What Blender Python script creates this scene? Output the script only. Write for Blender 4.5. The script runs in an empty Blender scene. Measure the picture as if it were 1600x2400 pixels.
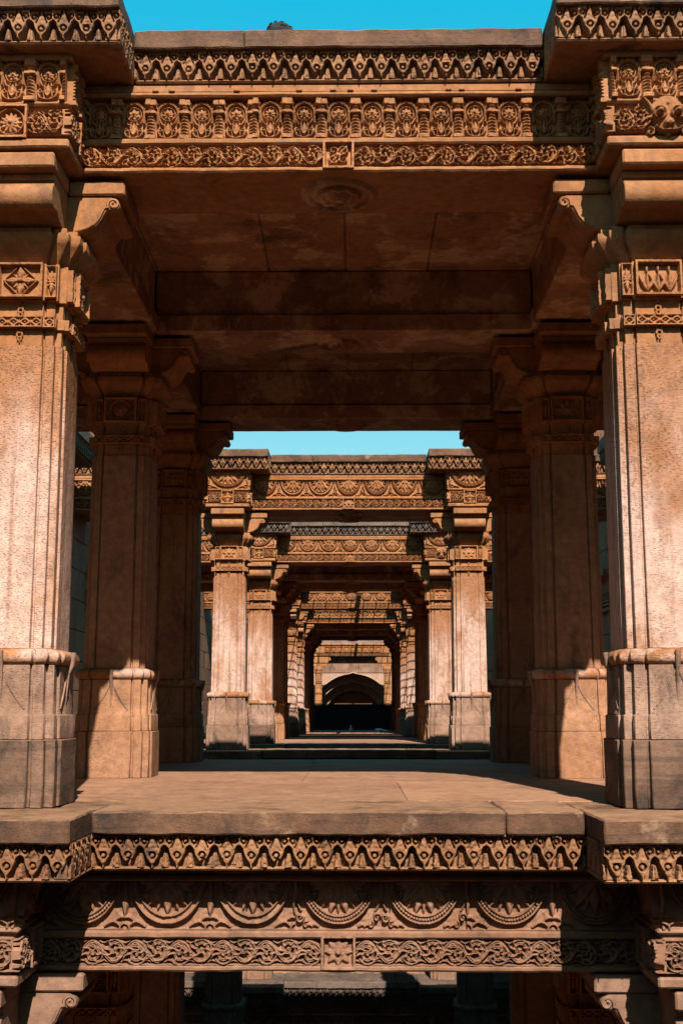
import bpy, bmesh, math, random
import numpy as np
from mathutils import Vector, Matrix, noise

random.seed(7)
rng = np.random.default_rng(11)
scene = bpy.context.scene
C = scene.collection
R = math.radians

# ------------------------------------------------------------------ camera
cam_d = bpy.data.cameras.new('camera'); cam = bpy.data.objects.new('camera', cam_d); C.objects.link(cam)
scene.camera = cam
cam_d.sensor_fit = 'VERTICAL'; cam_d.sensor_height = 36.0; cam_d.lens = 2755 / 2400 * 36.0
cam_d.clip_start = 0.05; cam_d.clip_end = 3000
cam.location = (0.09, 0.0, 0.50)
cam.rotation_euler = (R(90 + 9.69), 0, R(0.648))

# ------------------------------------------------------------------ sky, sun, exposure
SUN_EL, SUN_AZ = R(42.0), R(9.0)          # azimuth: behind the camera, a little to the right
sdir = Vector((math.sin(SUN_AZ) * math.cos(SUN_EL), -math.cos(SUN_AZ) * math.cos(SUN_EL), math.sin(SUN_EL)))
w = bpy.data.worlds.new('World'); scene.world = w; w.use_nodes = True
nt = w.node_tree; bg = nt.nodes['Background']
sky = nt.nodes.new('ShaderNodeTexSky'); sky.sky_type = 'NISHITA'; sky.sun_disc = False
sky.sun_elevation = SUN_EL; sky.sun_rotation = math.atan2(sdir.x, sdir.y)
sky.air_density = 1.6; sky.dust_density = 0.6; sky.ozone_density = 1.0
sep = nt.nodes.new('ShaderNodeSeparateColor'); com = nt.nodes.new('ShaderNodeCombineColor')
nt.links.new(sky.outputs[0], sep.inputs[0])
for i, (mul, add) in enumerate(((0.93, -1.35), (0.652, 2.79), (0.345, 5.48))):      # photograph's cyan sky
    m = nt.nodes.new('ShaderNodeMath'); m.operation = 'MULTIPLY_ADD'; m.inputs[1].default_value = mul; m.inputs[2].default_value = add
    p = nt.nodes.new('ShaderNodeMath'); p.operation = 'MAXIMUM'; p.inputs[1].default_value = 0.02
    nt.links.new(sep.outputs[i], m.inputs[0]); nt.links.new(m.outputs[0], p.inputs[0]); nt.links.new(p.outputs[0], com.inputs[i])
nt.links.new(com.outputs[0], bg.inputs[0]); bg.inputs[1].default_value = 0.05
sun_d = bpy.data.lights.new('sun', 'SUN'); sun = bpy.data.objects.new('sun', sun_d); C.objects.link(sun)
sun_d.energy = 5.0; sun_d.angle = R(0.5); sun_d.color = (1.0, 0.95, 0.88)
sun.rotation_euler = sdir.to_track_quat('Z', 'Y').to_euler()
vs = scene.view_settings
vs.view_transform = 'Standard'; vs.look = 'None'; vs.gamma = 1.0; vs.exposure = 1.2; vs.use_curve_mapping = False
scene.render.engine = 'CYCLES'
scene.cycles.max_bounces = 6; scene.cycles.diffuse_bounces = 3; scene.cycles.glossy_bounces = 2

# ------------------------------------------------------------------ materials
MATS = {}
ALB = (0.50, 0.458, 0.448)
def alb(q): return tuple(v * a for v, a in zip(q, ALB))
def stone(name, ca, cb, cd, dark=0.35, dark_scale=1.6, grain=0.16, bump=0.5, peck=0.0, strata=0.0, pale=None, pale_lo=0.5, pale_hi=0.62, rough=0.82, wash=None, var=0.18, pit=0.3, top=None, drip=0.0):
    m = bpy.data.materials.new(name); m.use_nodes = True; MATS[name] = m
    ca, cb, cd = (alb(q) for q in (ca, cb, cd)); pale = alb(pale) if pale else None; wash = (alb(wash[0]), wash[1]) if wash else None; top = alb(top) if top else None
    t = m.node_tree; N = t.nodes; L = t.links; b = N['Principled BSDF']
    geo = N.new('ShaderNodeNewGeometry'); P = geo.outputs['Position']
    oi = N.new('ShaderNodeObjectInfo')
    def mp(sx, sy, sz, src=P, off=0.0):
        q = N.new('ShaderNodeMapping'); q.inputs['Scale'].default_value = (sx, sy, sz); q.inputs['Location'].default_value = (off, off * .7, off * 1.3)
        L.new(src, q.inputs[0]); return q.outputs[0]
    def nz(v, sc, det=4, rgh=.55, dist=0.0):
        n = N.new('ShaderNodeTexNoise'); n.inputs['Scale'].default_value = sc; n.inputs['Detail'].default_value = det
        n.inputs['Roughness'].default_value = rgh; n.inputs['Distortion'].default_value = dist; L.new(v, n.inputs['Vector']); return n.outputs['Fac']
    def ramp(f, lo, hi):
        r = N.new('ShaderNodeMapRange'); r.inputs[1].default_value = lo; r.inputs[2].default_value = hi; r.interpolation_type = 'SMOOTHSTEP'
        L.new(f, r.inputs[0]); return r.outputs[0]
    def mth(op, a, c):
        q = N.new('ShaderNodeMath'); q.operation = op
        for i, x in enumerate((a, c)):
            if isinstance(x, (int, float)): q.inputs[i].default_value = x
            else: L.new(x, q.inputs[i])
        return q.outputs[0]
    def mix(f, a, c, bt='MIX'):
        q = N.new('ShaderNodeMix'); q.data_type = 'RGBA'; q.blend_type = bt
        if isinstance(f, (int, float)): q.inputs[0].default_value = f
        else: L.new(f, q.inputs[0])
        for i, x in ((6, a), (7, c)):
            if isinstance(x, tuple): q.inputs[i].default_value = (*x, 1)
            else: L.new(x, q.inputs[i])
        return q.outputs[2]
    v0 = mp(1, 1, 1)
    col = mix(ramp(nz(v0, 2.1, 5, .6, .4), .35, .66), ca, cb)
    col = mix(mth('MULTIPLY', ramp(nz(mp(1, 1, .55, off=3.1), dark_scale * 2.2, 6, .68, .6), .50, .72), dark), col, cd)
    if strata:
        col = mix(mth('MULTIPLY', ramp(nz(mp(1.5, 1.5, 26, off=9.), 1.0, 4, .6, .5), .45, .7), strata), col, cd)
    if wash:                                   # lime wash and handling wear over the middle of a shaft
        tc = N.new('ShaderNodeTexCoord'); sx = N.new('ShaderNodeSeparateXYZ'); L.new(tc.outputs['Object'], sx.inputs[0])
        z = mth('ADD', sx.outputs[2], mth('MULTIPLY', mth('SUBTRACT', nz(mp(7, 7, .6), 1.0, 4, .6), .5), 1.1))
        f = mth('MULTIPLY', ramp(z, 2.40, 1.75), ramp(nz(mp(1, 1, .5, off=5.), 3.0, 5, .62), .28, .58))
        col = mix(mth('MULTIPLY', f, wash[1]), col, wash[0])
    if drip:                                   # run-off streaks
        col = mix(mth('MULTIPLY', ramp(nz(mp(13, 13, .55, off=11.), 1.0, 5, .6, .2), .52, .70), drip), col, alb((.34, .155, .07)))
        col = mix(mth('MULTIPLY', ramp(nz(mp(6, 6, .5, off=21.), 1.0, 6, .7, .3), .60, .74), drip), col, alb((.13, .075, .05)))
    if pale:
        col = mix(ramp(nz(mp(1, 1, 1, off=7.), 2.2, 7, .7, .12), pale_lo, pale_hi), col, pale)
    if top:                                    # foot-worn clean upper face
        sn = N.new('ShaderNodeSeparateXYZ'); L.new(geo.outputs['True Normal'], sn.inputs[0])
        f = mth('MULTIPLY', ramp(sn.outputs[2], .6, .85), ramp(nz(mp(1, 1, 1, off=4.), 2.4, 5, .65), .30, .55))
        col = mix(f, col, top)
    g = nz(v0, 95, 3, .7)
    col = mix(1.0, col, mix(g, (1 - grain * 2.2,) * 3, (1 + grain * 1.6,) * 3), 'MULTIPLY')
    g2 = nz(mp(1, 1, 1, off=1.7), 17, 4, .65)
    col = mix(1.0, col, mix(ramp(g2, .3, .72), (1 - grain * 1.2,) * 3, (1 + grain,) * 3), 'MULTIPLY')
    rv = mth('ADD', mth('MULTIPLY', oi.outputs['Random'], var), 1 - var / 2)
    cr = N.new('ShaderNodeCombineColor'); [L.new(rv, cr.inputs[i]) for i in range(3)]
    col = mix(1.0, col, cr.outputs[0], 'MULTIPLY')
    L.new(col, b.inputs['Base Color']); b.inputs['Roughness'].default_value = rough
    b.inputs['Specular IOR Level'].default_value = 0.25
    h = mth('ADD', mth('MULTIPLY', nz(v0, 55, 4, .7), .5), mth('MULTIPLY', g2, 1.2))
    if peck:
        pk = ramp(nz(mp(55, 55, 150, off=2.), 1.0, 2, .5, .1), .30, .44)
        h = mth('ADD', h, mth('MULTIPLY', mth('MULTIPLY', pk, ramp(nz(mp(1, 1, .6, off=31.), 2.3, 4, .6), .32, .62)), peck * 1.3))
    if pit:
        vo = N.new('ShaderNodeTexVoronoi'); vo.inputs['Scale'].default_value = 38; L.new(v0, vo.inputs['Vector'])
        h = mth('ADD', h, mth('MULTIPLY', ramp(vo.outputs['Distance'], .0, .22), pit))
    bp = N.new('ShaderNodeBump'); bp.inputs['Strength'].default_value = bump; bp.inputs['Distance'].default_value = 0.006
    L.new(h, bp.inputs['Height']); L.new(bp.outputs[0], b.inputs['Normal'])
    return m

OR, OR2, DK = (.47, .190, .060), (.53, .245, .098), (.085, .050, .034)
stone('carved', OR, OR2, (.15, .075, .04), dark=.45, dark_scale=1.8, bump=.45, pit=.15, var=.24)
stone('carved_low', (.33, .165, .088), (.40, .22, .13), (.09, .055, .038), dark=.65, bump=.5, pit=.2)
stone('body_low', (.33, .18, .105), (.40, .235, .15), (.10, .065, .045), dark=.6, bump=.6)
stone('body', OR, OR2, DK, dark=.6, dark_scale=1.5, bump=.6, drip=.35)
stone('shaft', (.44, .175, .06), (.50, .23, .10), (.20, .10, .06), dark=.25, bump=.7, peck=1.6, drip=.55, wash=((.84, .57, .44), .95), var=.10, rough=.6)
stone('moulding', (.46, .18, .055), (.50, .23, .09), (.20, .10, .06), dark=.2, bump=.8, peck=.8, pale=(.70, .46, .34), pale_lo=.46, pale_hi=.58)
stone('plinth', (.36, .205, .125), (.50, .31, .21), (.085, .060, .046), dark=.75, dark_scale=1.6, bump=.8, peck=.8)
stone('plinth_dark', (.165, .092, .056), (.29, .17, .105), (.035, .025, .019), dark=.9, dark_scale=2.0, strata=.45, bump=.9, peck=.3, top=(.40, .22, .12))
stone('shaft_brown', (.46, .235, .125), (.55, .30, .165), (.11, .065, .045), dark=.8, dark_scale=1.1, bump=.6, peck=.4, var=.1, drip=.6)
stone('plinth_warm', (.44, .215, .10), (.52, .27, .14), (.14, .085, .055), dark=.5, bump=.8, peck=.5)
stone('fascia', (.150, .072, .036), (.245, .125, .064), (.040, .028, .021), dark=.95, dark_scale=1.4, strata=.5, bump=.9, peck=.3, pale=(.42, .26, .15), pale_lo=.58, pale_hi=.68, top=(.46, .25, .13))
stone('lambrequin', (.33, .15, .062), (.44, .22, .10), (.055, .036, .026), dark=.9, dark_scale=2.4, bump=.6, pit=.2)
stone('lambrequin_grey', (.16, .115, .085), (.24, .17, .12), (.035, .030, .026), dark=.8, dark_scale=2.4, bump=.6, pit=.2)
stone('paving', (.48, .245, .13), (.56, .31, .175), (.17, .10, .065), dark=.65, dark_scale=1.3, strata=0, bump=.7, pale=(.58, .36, .22), pale_lo=.60, pale_hi=.74, pit=.2, var=.34)
stone('ceiling', (.44, .21, .105), (.53, .28, .15), (.13, .07, .045), dark=.9, dark_scale=.8, bump=.5, pale=(.78, .50, .30), pale_lo=.50, pale_hi=.60)
stone('arch', (.55, .34, .22), (.64, .42, .29), (.25, .16, .11), dark=.4, bump=.5)
stone('wall', (.50, .27, .145), (.58, .33, .19), (.20, .11, .065), dark=.4, bump=.6)
stone('stair', (.17, .12, .085), (.22, .155, .11), (.09, .065, .05), dark=.4, bump=.8)
stone('earth', (.30, .20, .11), (.36, .25, .15), (.16, .11, .07), dark=.4, bump=.8)

def plain(name, col, rough=.7, metal=0.0, ns=40, amt=.25):
    m = bpy.data.materials.new(name); m.use_nodes = True; MATS[name] = m
    t = m.node_tree; b = t.nodes['Principled BSDF']; b.inputs['Roughness'].default_value = rough; b.inputs['Metallic'].default_value = metal
    n = t.nodes.new('ShaderNodeTexNoise'); n.inputs['Scale'].default_value = ns
    q = t.nodes.new('ShaderNodeMix'); q.data_type = 'RGBA'
    q.inputs[6].default_value = (*[c * (1 - amt) for c in col], 1); q.inputs[7].default_value = (*[c * (1 + amt) for c in col], 1)
    t.links.new(n.outputs['Fac'], q.inputs[0]); t.links.new(q.outputs[2], b.inputs['Base Color'])
plain('hair', (.006, .0045, .004), .95, ns=90); plain('skin', (.30, .16, .10), .5); plain('shirt', (.55, .52, .47), .85); plain('trousers', (.05, .06, .09), .85)
plain('iron', (.06, .05, .045), .6, .4); plain('shade_black', (.006, .007, .007), .8)
plain('feather', (.62, .68, .74), .6, ns=30, amt=.5); plain('feather_dark', (.16, .18, .21), .5); plain('bird_leg', (.35, .09, .06), .6)

# ------------------------------------------------------------------ mesh helpers
def link(o, parent=None):
    C.objects.link(o)
    if parent is not None: o.parent = parent
    return o
def tag(o, label=None, cat=None, group=None, kind=None):
    if label: o['label'] = label
    if cat: o['category'] = cat
    if group: o['group'] = group
    if kind: o['kind'] = kind
    return o
def empty(name, loc=(0, 0, 0), rz=0.0, **k):
    o = bpy.data.objects.new(name, None); o.empty_display_size = .2; link(o); o.location = loc; o.rotation_euler.z = rz
    return tag(o, **k)
def put(name, me, parent=None, loc=(0, 0, 0), rot=(0, 0, 0), sc=(1, 1, 1), mat=None, **k):
    o = bpy.data.objects.new(name, me); link(o, parent); o.location = loc; o.rotation_euler = rot; o.scale = sc
    if mat:
        if len(me.materials) == 0: me.materials.append(MATS[mat])
        if me.materials[0] != MATS[mat]:
            o.material_slots[0].link = 'OBJECT'; o.material_slots[0].material = MATS[mat]
    return tag(o, **k)
CACHE = {}
def cached(f):
    def g(*a, **k):
        key = (f.__name__, a, tuple(sorted(k.items())))
        if key not in CACHE: CACHE[key] = f(*a, **k)
        return CACHE[key]
    return g
def bm_mesh(bm, name, smooth=None):
    bmesh.ops.recalc_face_normals(bm, faces=bm.faces)
    me = bpy.data.meshes.new(name); bm.to_mesh(me); bm.free()
    if smooth: shade(me, smooth)
    return me
def shade(me, ang):
    me.polygons.foreach_set('use_smooth', [True] * len(me.polygons)); me.set_sharp_from_angle(angle=R(ang))
def add_box(bm, x0, x1, y0, y1, z0, z1):
    r = bmesh.ops.create_cube(bm, size=1.0)['verts']
    for v in r:
        v.co = Vector((x0 + (v.co.x + .5) * (x1 - x0), y0 + (v.co.y + .5) * (y1 - y0), z0 + (v.co.z + .5) * (z1 - z0)))
    return r
def bevel_sharp(bm, width, ang=35, seg=1):
    bm.normal_update()
    es = [e for e in bm.edges if len(e.link_faces) == 2 and e.calc_face_angle(0) > R(ang)]
    if es: bmesh.ops.bevel(bm, geom=es, offset=width, segments=seg, affect='EDGES', clamp_overlap=True)
def wobble(bm, amp, scale, seed=0.0, keep=None):
    o = Vector((seed * 3.7, seed * 1.9, seed * 7.3))
    for v in bm.verts:
        if keep and keep(v.co): continue
        n = noise.noise_vector(v.co * scale + o) * .7 + noise.noise_vector(v.co * scale * 2.7 + o) * .3
        v.co += n * amp
@cached
def stone_box(sx, sy, sz, bev=.010, amp=.004, seg=.10, seed=0, scale=5.0):
    """block centred in x and y, standing on z = 0, worn edges"""
    bm = bmesh.new(); add_box(bm, -sx / 2, sx / 2, -sy / 2, sy / 2, 0, sz)
    bevel_sharp(bm, bev, seg=1)
    for ax, s, o in ((0, sx, -sx / 2), (1, sy, -sy / 2), (2, sz, 0)):
        n = int(min(s / seg, 70))
        for i in range(1, n):
            nrm = [0, 0, 0]; nrm[ax] = 1; co = [0, 0, 0]; co[ax] = o + s * i / n
            bmesh.ops.bisect_plane(bm, geom=bm.verts[:] + bm.edges[:] + bm.faces[:], plane_co=co, plane_no=nrm)
    wobble(bm, amp, scale, seed)
    return bm_mesh(bm, 'stone_block', 28)
def block(name, parent, x0, x1, y0, y1, z0, z1, mat, seed=0, **k):
    kk = {a: k.pop(a) for a in ('bev', 'amp', 'seg', 'scale') if a in k}
    q = lambda v: round(v, 4)
    return put(name, stone_box(q(x1 - x0), q(y1 - y0), q(z1 - z0), seed=seed, **kk), parent, ((x0 + x1) / 2, (y0 + y1) / 2, z0), mat=mat, **k)

# stepped cruciform plan of the columns
def plan(a):
    c, s, b = .53 * a, .955 * a, .80 * a
    g1, g2, dp = c + .008 * a, c + .055 * a, .89 * a
    q = [(c, -a), (g1, -dp), (g2, -dp), (g2 + .008 * a, -s), (b, -s), (b, -b), (s, -b), (s, -g2 - .008 * a), (dp, -g2), (dp, -g1), (a, -c)]
    out = []
    for k in range(4):
        co, si = ((1, 0), (0, 1), (-1, 0), (0, -1))[k]
        out += [(x * co - y * si, x * si + y * co) for x, y in q]
    return out
@cached
def loft(rings, bev=.006, amp=.0025, seed=0, smooth=40):
    """rings: ((z, a), ...)"""
    bm = bmesh.new(); prev = None
    for z, a in rings:
        r = [bm.verts.new((x, y, z)) for x, y in plan(a)]
        if prev:
            for i in range(len(r)): bm.faces.new((prev[i], prev[(i + 1) % len(r)], r[(i + 1) % len(r)], r[i]))
        else: bm.faces.new(r[::-1])
        prev = r
    bm.faces.new(prev)
    if bev: bevel_sharp(bm, bev)
    wobble(bm, amp, 6.0, seed)
    return bm_mesh(bm, 'loft', smooth)
def prism_bm(bm, poly, y0, y1):
    a = [bm.verts.new((x, y0, z)) for x, z in poly]; b = [bm.verts.new((x, y1, z)) for x, z in poly]
    bm.faces.new(a); bm.faces.new(b[::-1])
    for i in range(len(a)): bm.faces.new((a[i], b[i], b[(i + 1) % len(a)], a[(i + 1) % len(a)]))
def tube_bm(bm, pts, rad, n=6, closed=False):
    pts = [Vector(p) for p in pts]; rs = rad if isinstance(rad, (list, tuple)) else [rad] * len(pts)
    rings = []
    for i, p in enumerate(pts):
        t = (pts[(i + 1) % len(pts)] if closed or i < len(pts) - 1 else p) - (pts[i - 1] if closed or i > 0 else p)
        t.normalize(); u = t.orthogonal().normalized() if not rings else (rings[-1][1] - t * rings[-1][1].dot(t)).normalized()
        vv = t.cross(u)
        rings.append(([bm.verts.new(p + (u * math.cos(2 * math.pi * k / n) + vv * math.sin(2 * math.pi * k / n)) * rs[i]) for k in range(n)], u))
    m = len(rings)
    for i in range(m if closed else m - 1):
        A, B = rings[i][0], rings[(i + 1) % m][0]
        for k in range(n): bm.faces.new((A[k], A[(k + 1) % n], B[(k + 1) % n], B[k]))
    if not closed: bm.faces.new(rings[0][0][::-1]); bm.faces.new(rings[-1][0])

# ------------------------------------------------------------------ carved relief (real heightfield geometry)
class F:
    """a relief panel field: x in [-w/2, w/2], z in [0, h]; H is metres proud of the ground"""
    def __init__(s, w_, h_, res=.0028):
        s.w, s.h = w_, h_
        nx, nz = max(4, int(w_ / res)), max(4, int(h_ / res))
        s.x = np.linspace(-w_ / 2, w_ / 2, nx); s.z = np.linspace(0, h_, nz)
        s.X, s.Z = np.meshgrid(s.x, s.z); s.H = np.zeros_like(s.X)
    def dist(s, pts):
        d = np.full(s.X.shape, 9.0); tt = np.zeros(s.X.shape); n = len(pts) - 1
        for i in range(n):
            (ax, az), (bx, bz) = pts[i], pts[i + 1]; dx, dz = bx - ax, bz - az; l2 = dx * dx + dz * dz + 1e-12
            # only near cells
            m = .06
            j0, j1 = np.searchsorted(s.x, min(ax, bx) - m), np.searchsorted(s.x, max(ax, bx) + m)
            k0, k1 = np.searchsorted(s.z, min(az, bz) - m), np.searchsorted(s.z, max(az, bz) + m)
            if j1 <= j0 or k1 <= k0: continue
            X, Z = s.X[k0:k1, j0:j1], s.Z[k0:k1, j0:j1]
            t = np.clip(((X - ax) * dx + (Z - az) * dz) / l2, 0, 1)
            dd = np.hypot(X - ax - t * dx, Z - az - t * dz)
            sub = d[k0:k1, j0:j1]; ts = tt[k0:k1, j0:j1]; b = dd < sub
            sub[b] = dd[b]; ts[b] = ((i + t) / n)[b]
        return d, tt
    def up(s, h): s.H = np.maximum(s.H, h)
    def stroke(s, pts, w0, h, w1=None, groove=False):
        d, t = s.dist(pts); wd = w0 if w1 is None else w0 + (w1 - w0) * t
        p = np.clip(1 - (d / wd) ** 2, 0, 1) ** .45 * h
        if groove: p = p * (1 - .45 * np.exp(-(d / (wd * .28)) ** 2))
        s.up(p)
    def ring(s, cx, cz, r, wd, h):
        d = np.abs(np.hypot(s.X - cx, s.Z - cz) - r); s.up(np.clip(1 - (d / wd) ** 2, 0, 1) ** .45 * h)
    def disc(s, cx, cz, r, h, dome=.5):
        d = np.hypot(s.X - cx, s.Z - cz) / r; s.up(np.where(d < 1, h * (1 - dome + dome * np.sqrt(np.clip(1 - d * d, 0, 1))), 0))
    def petal(s, cx, cz, ang, r0, r1, wd, h, pointed=True):
        ca, sa = math.cos(ang), math.sin(ang)
        u = (s.X - cx) * ca + (s.Z - cz) * sa; v = -(s.X - cx) * sa + (s.Z - cz) * ca
        q = np.clip((u - r0) / (r1 - r0), 0, 1)
        prof = (np.sin(np.pi * q ** .75) if not pointed else np.minimum(q / .45, (1 - q) / .55)) * wd
        ins = (u > r0) & (u < r1) & (np.abs(v) < prof)
        hh = h * (.45 + .55 * np.clip(1 - np.abs(v) / (prof + 1e-6), 0, 1))
        hh = hh - .25 * h * np.exp(-(v / (wd * .16)) ** 2)
        s.up(np.where(ins, hh, 0))
    def rosette(s, cx, cz, r, n, h, a0=0.0, pointed=False, layers=2):
        for l in range(layers):
            rr = r * (1 - .38 * l); off = (math.pi / n) * l
            for k in range(n): s.petal(cx, cz, a0 + off + 2 * math.pi * k / n, rr * .12, rr, rr * 2.2 / n, h * (.7 + .3 * l), pointed)
        s.disc(cx, cz, r * .22, h * 1.15)
    def rect(s, x0, x1, z0, z1, h, soft=.004):
        d = np.minimum(np.minimum(s.X - x0, x1 - s.X), np.minimum(s.Z - z0, z1 - s.Z)); s.up(np.clip(d / soft, 0, 1) * h)
    def frame(s, t, h, x0=None, x1=None, z0=0.0, z1=None):
        x0 = -s.w / 2 if x0 is None else x0; x1 = s.w / 2 if x1 is None else x1; z1 = s.h if z1 is None else z1
        d = np.minimum(np.minimum(s.X - x0, x1 - s.X), np.minimum(s.Z - z0, z1 - s.Z))
        s.up(np.where(d >= -1e-6, np.clip((t - d) / .003, 0, 1) * h, 0))
    def mesh(s, name, deep=1.5, worn=.0012, seed=0):
        H = s.H.copy()
        g = rng.normal(size=(H.shape[0] // 5 + 3, H.shape[1] // 5 + 3))
        ii = np.linspace(0, g.shape[0] - 1.01, H.shape[0]); jj = np.linspace(0, g.shape[1] - 1.01, H.shape[1])
        i0 = ii.astype(int); j0 = jj.astype(int); fi = (ii - i0)[:, None]; fj = (jj - j0)[None]
        G = (g[i0][:, j0] * (1 - fi) * (1 - fj) + g[i0 + 1][:, j0] * fi * (1 - fj) + g[i0][:, j0 + 1] * (1 - fi) * fj + g[i0 + 1][:, j0 + 1] * fi * fj)
        H = H + G * worn
        K = H.copy(); K[1:-1, 1:-1] = .5 * H[1:-1, 1:-1] + .125 * (H[:-2, 1:-1] + H[2:, 1:-1] + H[1:-1, :-2] + H[1:-1, 2:]); H = K
        nz_, nx = H.shape
        V = np.stack([s.X, -H * deep, s.Z], -1).reshape(-1, 3)
        # skirt back to the ground
        idx = np.arange(nz_ * nx).reshape(nz_, nx)
        Fq = np.stack([idx[:-1, :-1], idx[:-1, 1:], idx[1:, 1:], idx[1:, :-1]], -1).reshape(-1, 4)
        loop = np.concatenate([idx[0, :], idx[1:, -1], idx[-1, -2::-1], idx[-2:0:-1, 0]])
        sk = V[loop].copy(); sk[:, 1] = .012; base = len(V); n = len(loop); V = np.concatenate([V, sk])
        a = np.arange(n); bq = (a + 1) % n
        Fs = np.stack([loop[a], base + a, base + bq, loop[bq]], -1)
        Fq = np.concatenate([Fq, Fs])
        me = bpy.data.meshes.new(name); me.from_pydata(V.tolist(), [], Fq.tolist()); me.update()
        shade(me, 55); return me

def spiral(cx, cz, r, a0, turns, sgn=1, n=26, rmin=.12):
    return [(cx + r * (1 - (1 - rmin) * t) * math.cos(a0 + sgn * turns * 2 * math.pi * t), cz + r * (1 - (1 - rmin) * t) * math.sin(a0 + sgn * turns * 2 * math.pi * t)) for t in np.linspace(0, 1, n)]
def bez(p0, p1, p2, n=10): return [((1 - t) ** 2 * p0[0] + 2 * t * (1 - t) * p1[0] + t * t * p2[0], (1 - t) ** 2 * p0[1] + 2 * t * (1 - t) * p1[1] + t * t * p2[1]) for t in np.linspace(0, 1, n)]

@cached
def niche_mesh(var, w_=.194, h_=.246):
    f = F(w_, h_); hw = w_ / 2; rd = random.Random(var)
    # half pilasters with rings
    d = hw - np.abs(f.X); zz = f.Z / h_
    col = np.where(d < .024, .030, 0) * np.where(d < .024, np.sqrt(np.clip(1 - ((d) / .026) ** 2, .15, 1)), 0)
    col = col * (.82 + .18 * np.cos(f.Z * 2 * math.pi / .020))
    col = np.where((zz > .62) & (zz < .70) & (d < .034), .036, col); col = np.where((zz > .84) & (d < .032), .034, col); col = np.where((zz < .10) & (d < .032), .034, col)
    f.up(col)
    cz = .66 * h_; r = .060
    f.stroke([(-r, .42 * h_), (-r, cz)] + [(r * math.cos(a), cz + r * 1.08 * math.sin(a)) for a in np.linspace(math.pi, 0, 16)] + [(r, .42 * h_)], .0085, .028, groove=True)
    if var % 4 == 3:
        for sg in (-1, 1):
            f.stroke(bez((0, .52 * h_), (sg * .03, .66 * h_), (sg * .045, .86 * h_)), .012, .026, .005); f.stroke(spiral(sg * .028, .72 * h_, .018, 0, 1.0, sg), .005, .022)
        f.disc(0, .80 * h_, .014, .024)
    else:
        f.rosette(0, cz, .038, 6 if var % 2 else 8, .024, a0=rd.random(), layers=2)
        f.ring(0, cz, .042, .005, .016)
    # pot and curling foliage
    f.petal(0, .02, math.pi / 2, 0, .10, .016, .024)
    for sg in (-1, 1):
        f.stroke(bez((0, .008), (sg * .06, .01), (sg * .050, .06)), .008, .026, .006); f.stroke(spiral(sg * .042, .055, .020, -math.pi / 2 if sg > 0 else -math.pi / 2, 1.1, sg), .0058, .024)
        f.stroke(bez((0, .03), (sg * .026, .05), (sg * .016, .115)), .0065, .024, .003)
        f.stroke(bez((sg * .02, .09), (sg * .045, .10), (sg * .048, .13)), .006, .02, .003)
        f.stroke(bez((sg * .012, .012), (sg * .03, .03), (sg * .022, .065)), .005, .022, .003)
        f.disc(sg * .066, .92 * h_, .010, .022); f.disc(sg * .033, .965 * h_, .007, .018)
        f.stroke(bez((sg * .072, .85 * h_), (sg * .064, .80 * h_), (sg * .060, .74 * h_)), .007, .02, .004)
    return f.mesh('niche_panel')

@cached
def scroll_mesh(length, h_=.130, per=.225, seed=0, flip=False):
    f = F(length, h_, .0027); rd = random.Random(seed); A = h_ * .30
    x0 = -length / 2; n = int(round(length / (per / 2))); hp = length / n
    stem = [(x, h_ / 2 + A * 1.25 * math.sin((x - x0) / hp * math.pi)) for x in np.linspace(x0, -x0, n * 14)]
    f.stroke(stem, .0105, .027, groove=True)
    for k in range(n):
        cx = x0 + (k + .5) * hp; s_ = 1 if k % 2 == 0 else -1       # the stem is high here: the lobe opens below
        cz = h_ / 2 - s_ * h_ * .10; r = h_ * (.30 + .04 * rd.random()); tr = 1.15 + .35 * rd.random()
        f.stroke(spiral(cx, cz, r, math.pi * (.5 if s_ > 0 else -.5) + .5, tr, -s_, 30, .16), .0092, .027, .0075, groove=True)
        f.stroke(spiral(cx, cz, r * 1.42, math.pi * (.5 if s_ > 0 else -.5) - .2, .62, -s_, 20, .75), .0075, .025, .005)
        f.disc(cx + rd.uniform(-.004, .004), cz, .008, .024)
        for a in (0.2, 1.1, 2.3, 3.2, 4.2, 5.3):
            a += rd.uniform(-.25, .25); p0 = (cx + r * .55 * math.cos(a), cz + r * .55 * math.sin(a)); p2 = (cx + r * 1.65 * math.cos(a + .55 * s_), cz + r * 1.25 * math.sin(a + .55 * s_))
            f.stroke(bez(p0, (cx + r * 1.3 * math.cos(a), cz + r * 1.1 * math.sin(a)), p2, 7), .0078, .024, .004)
        xe = x0 + k * hp
        for zz in (.012, h_ - .012):
            f.stroke(bez((xe - .02, zz), (xe, zz + (.02 if zz < .05 else -.02)), (xe + .025, zz)), .006, .02, .003)
    e = np.minimum(f.Z, h_ - f.Z); f.H *= np.clip(e / .004, 0, 1)
    f.up(np.clip(1 - f.Z / .006, 0, 1) ** .3 * .020); f.up(np.clip(1 - (h_ - f.Z) / .005, 0, 1) ** .3 * .016)
    return f.mesh('scroll_frieze', deep=1.8)

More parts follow.
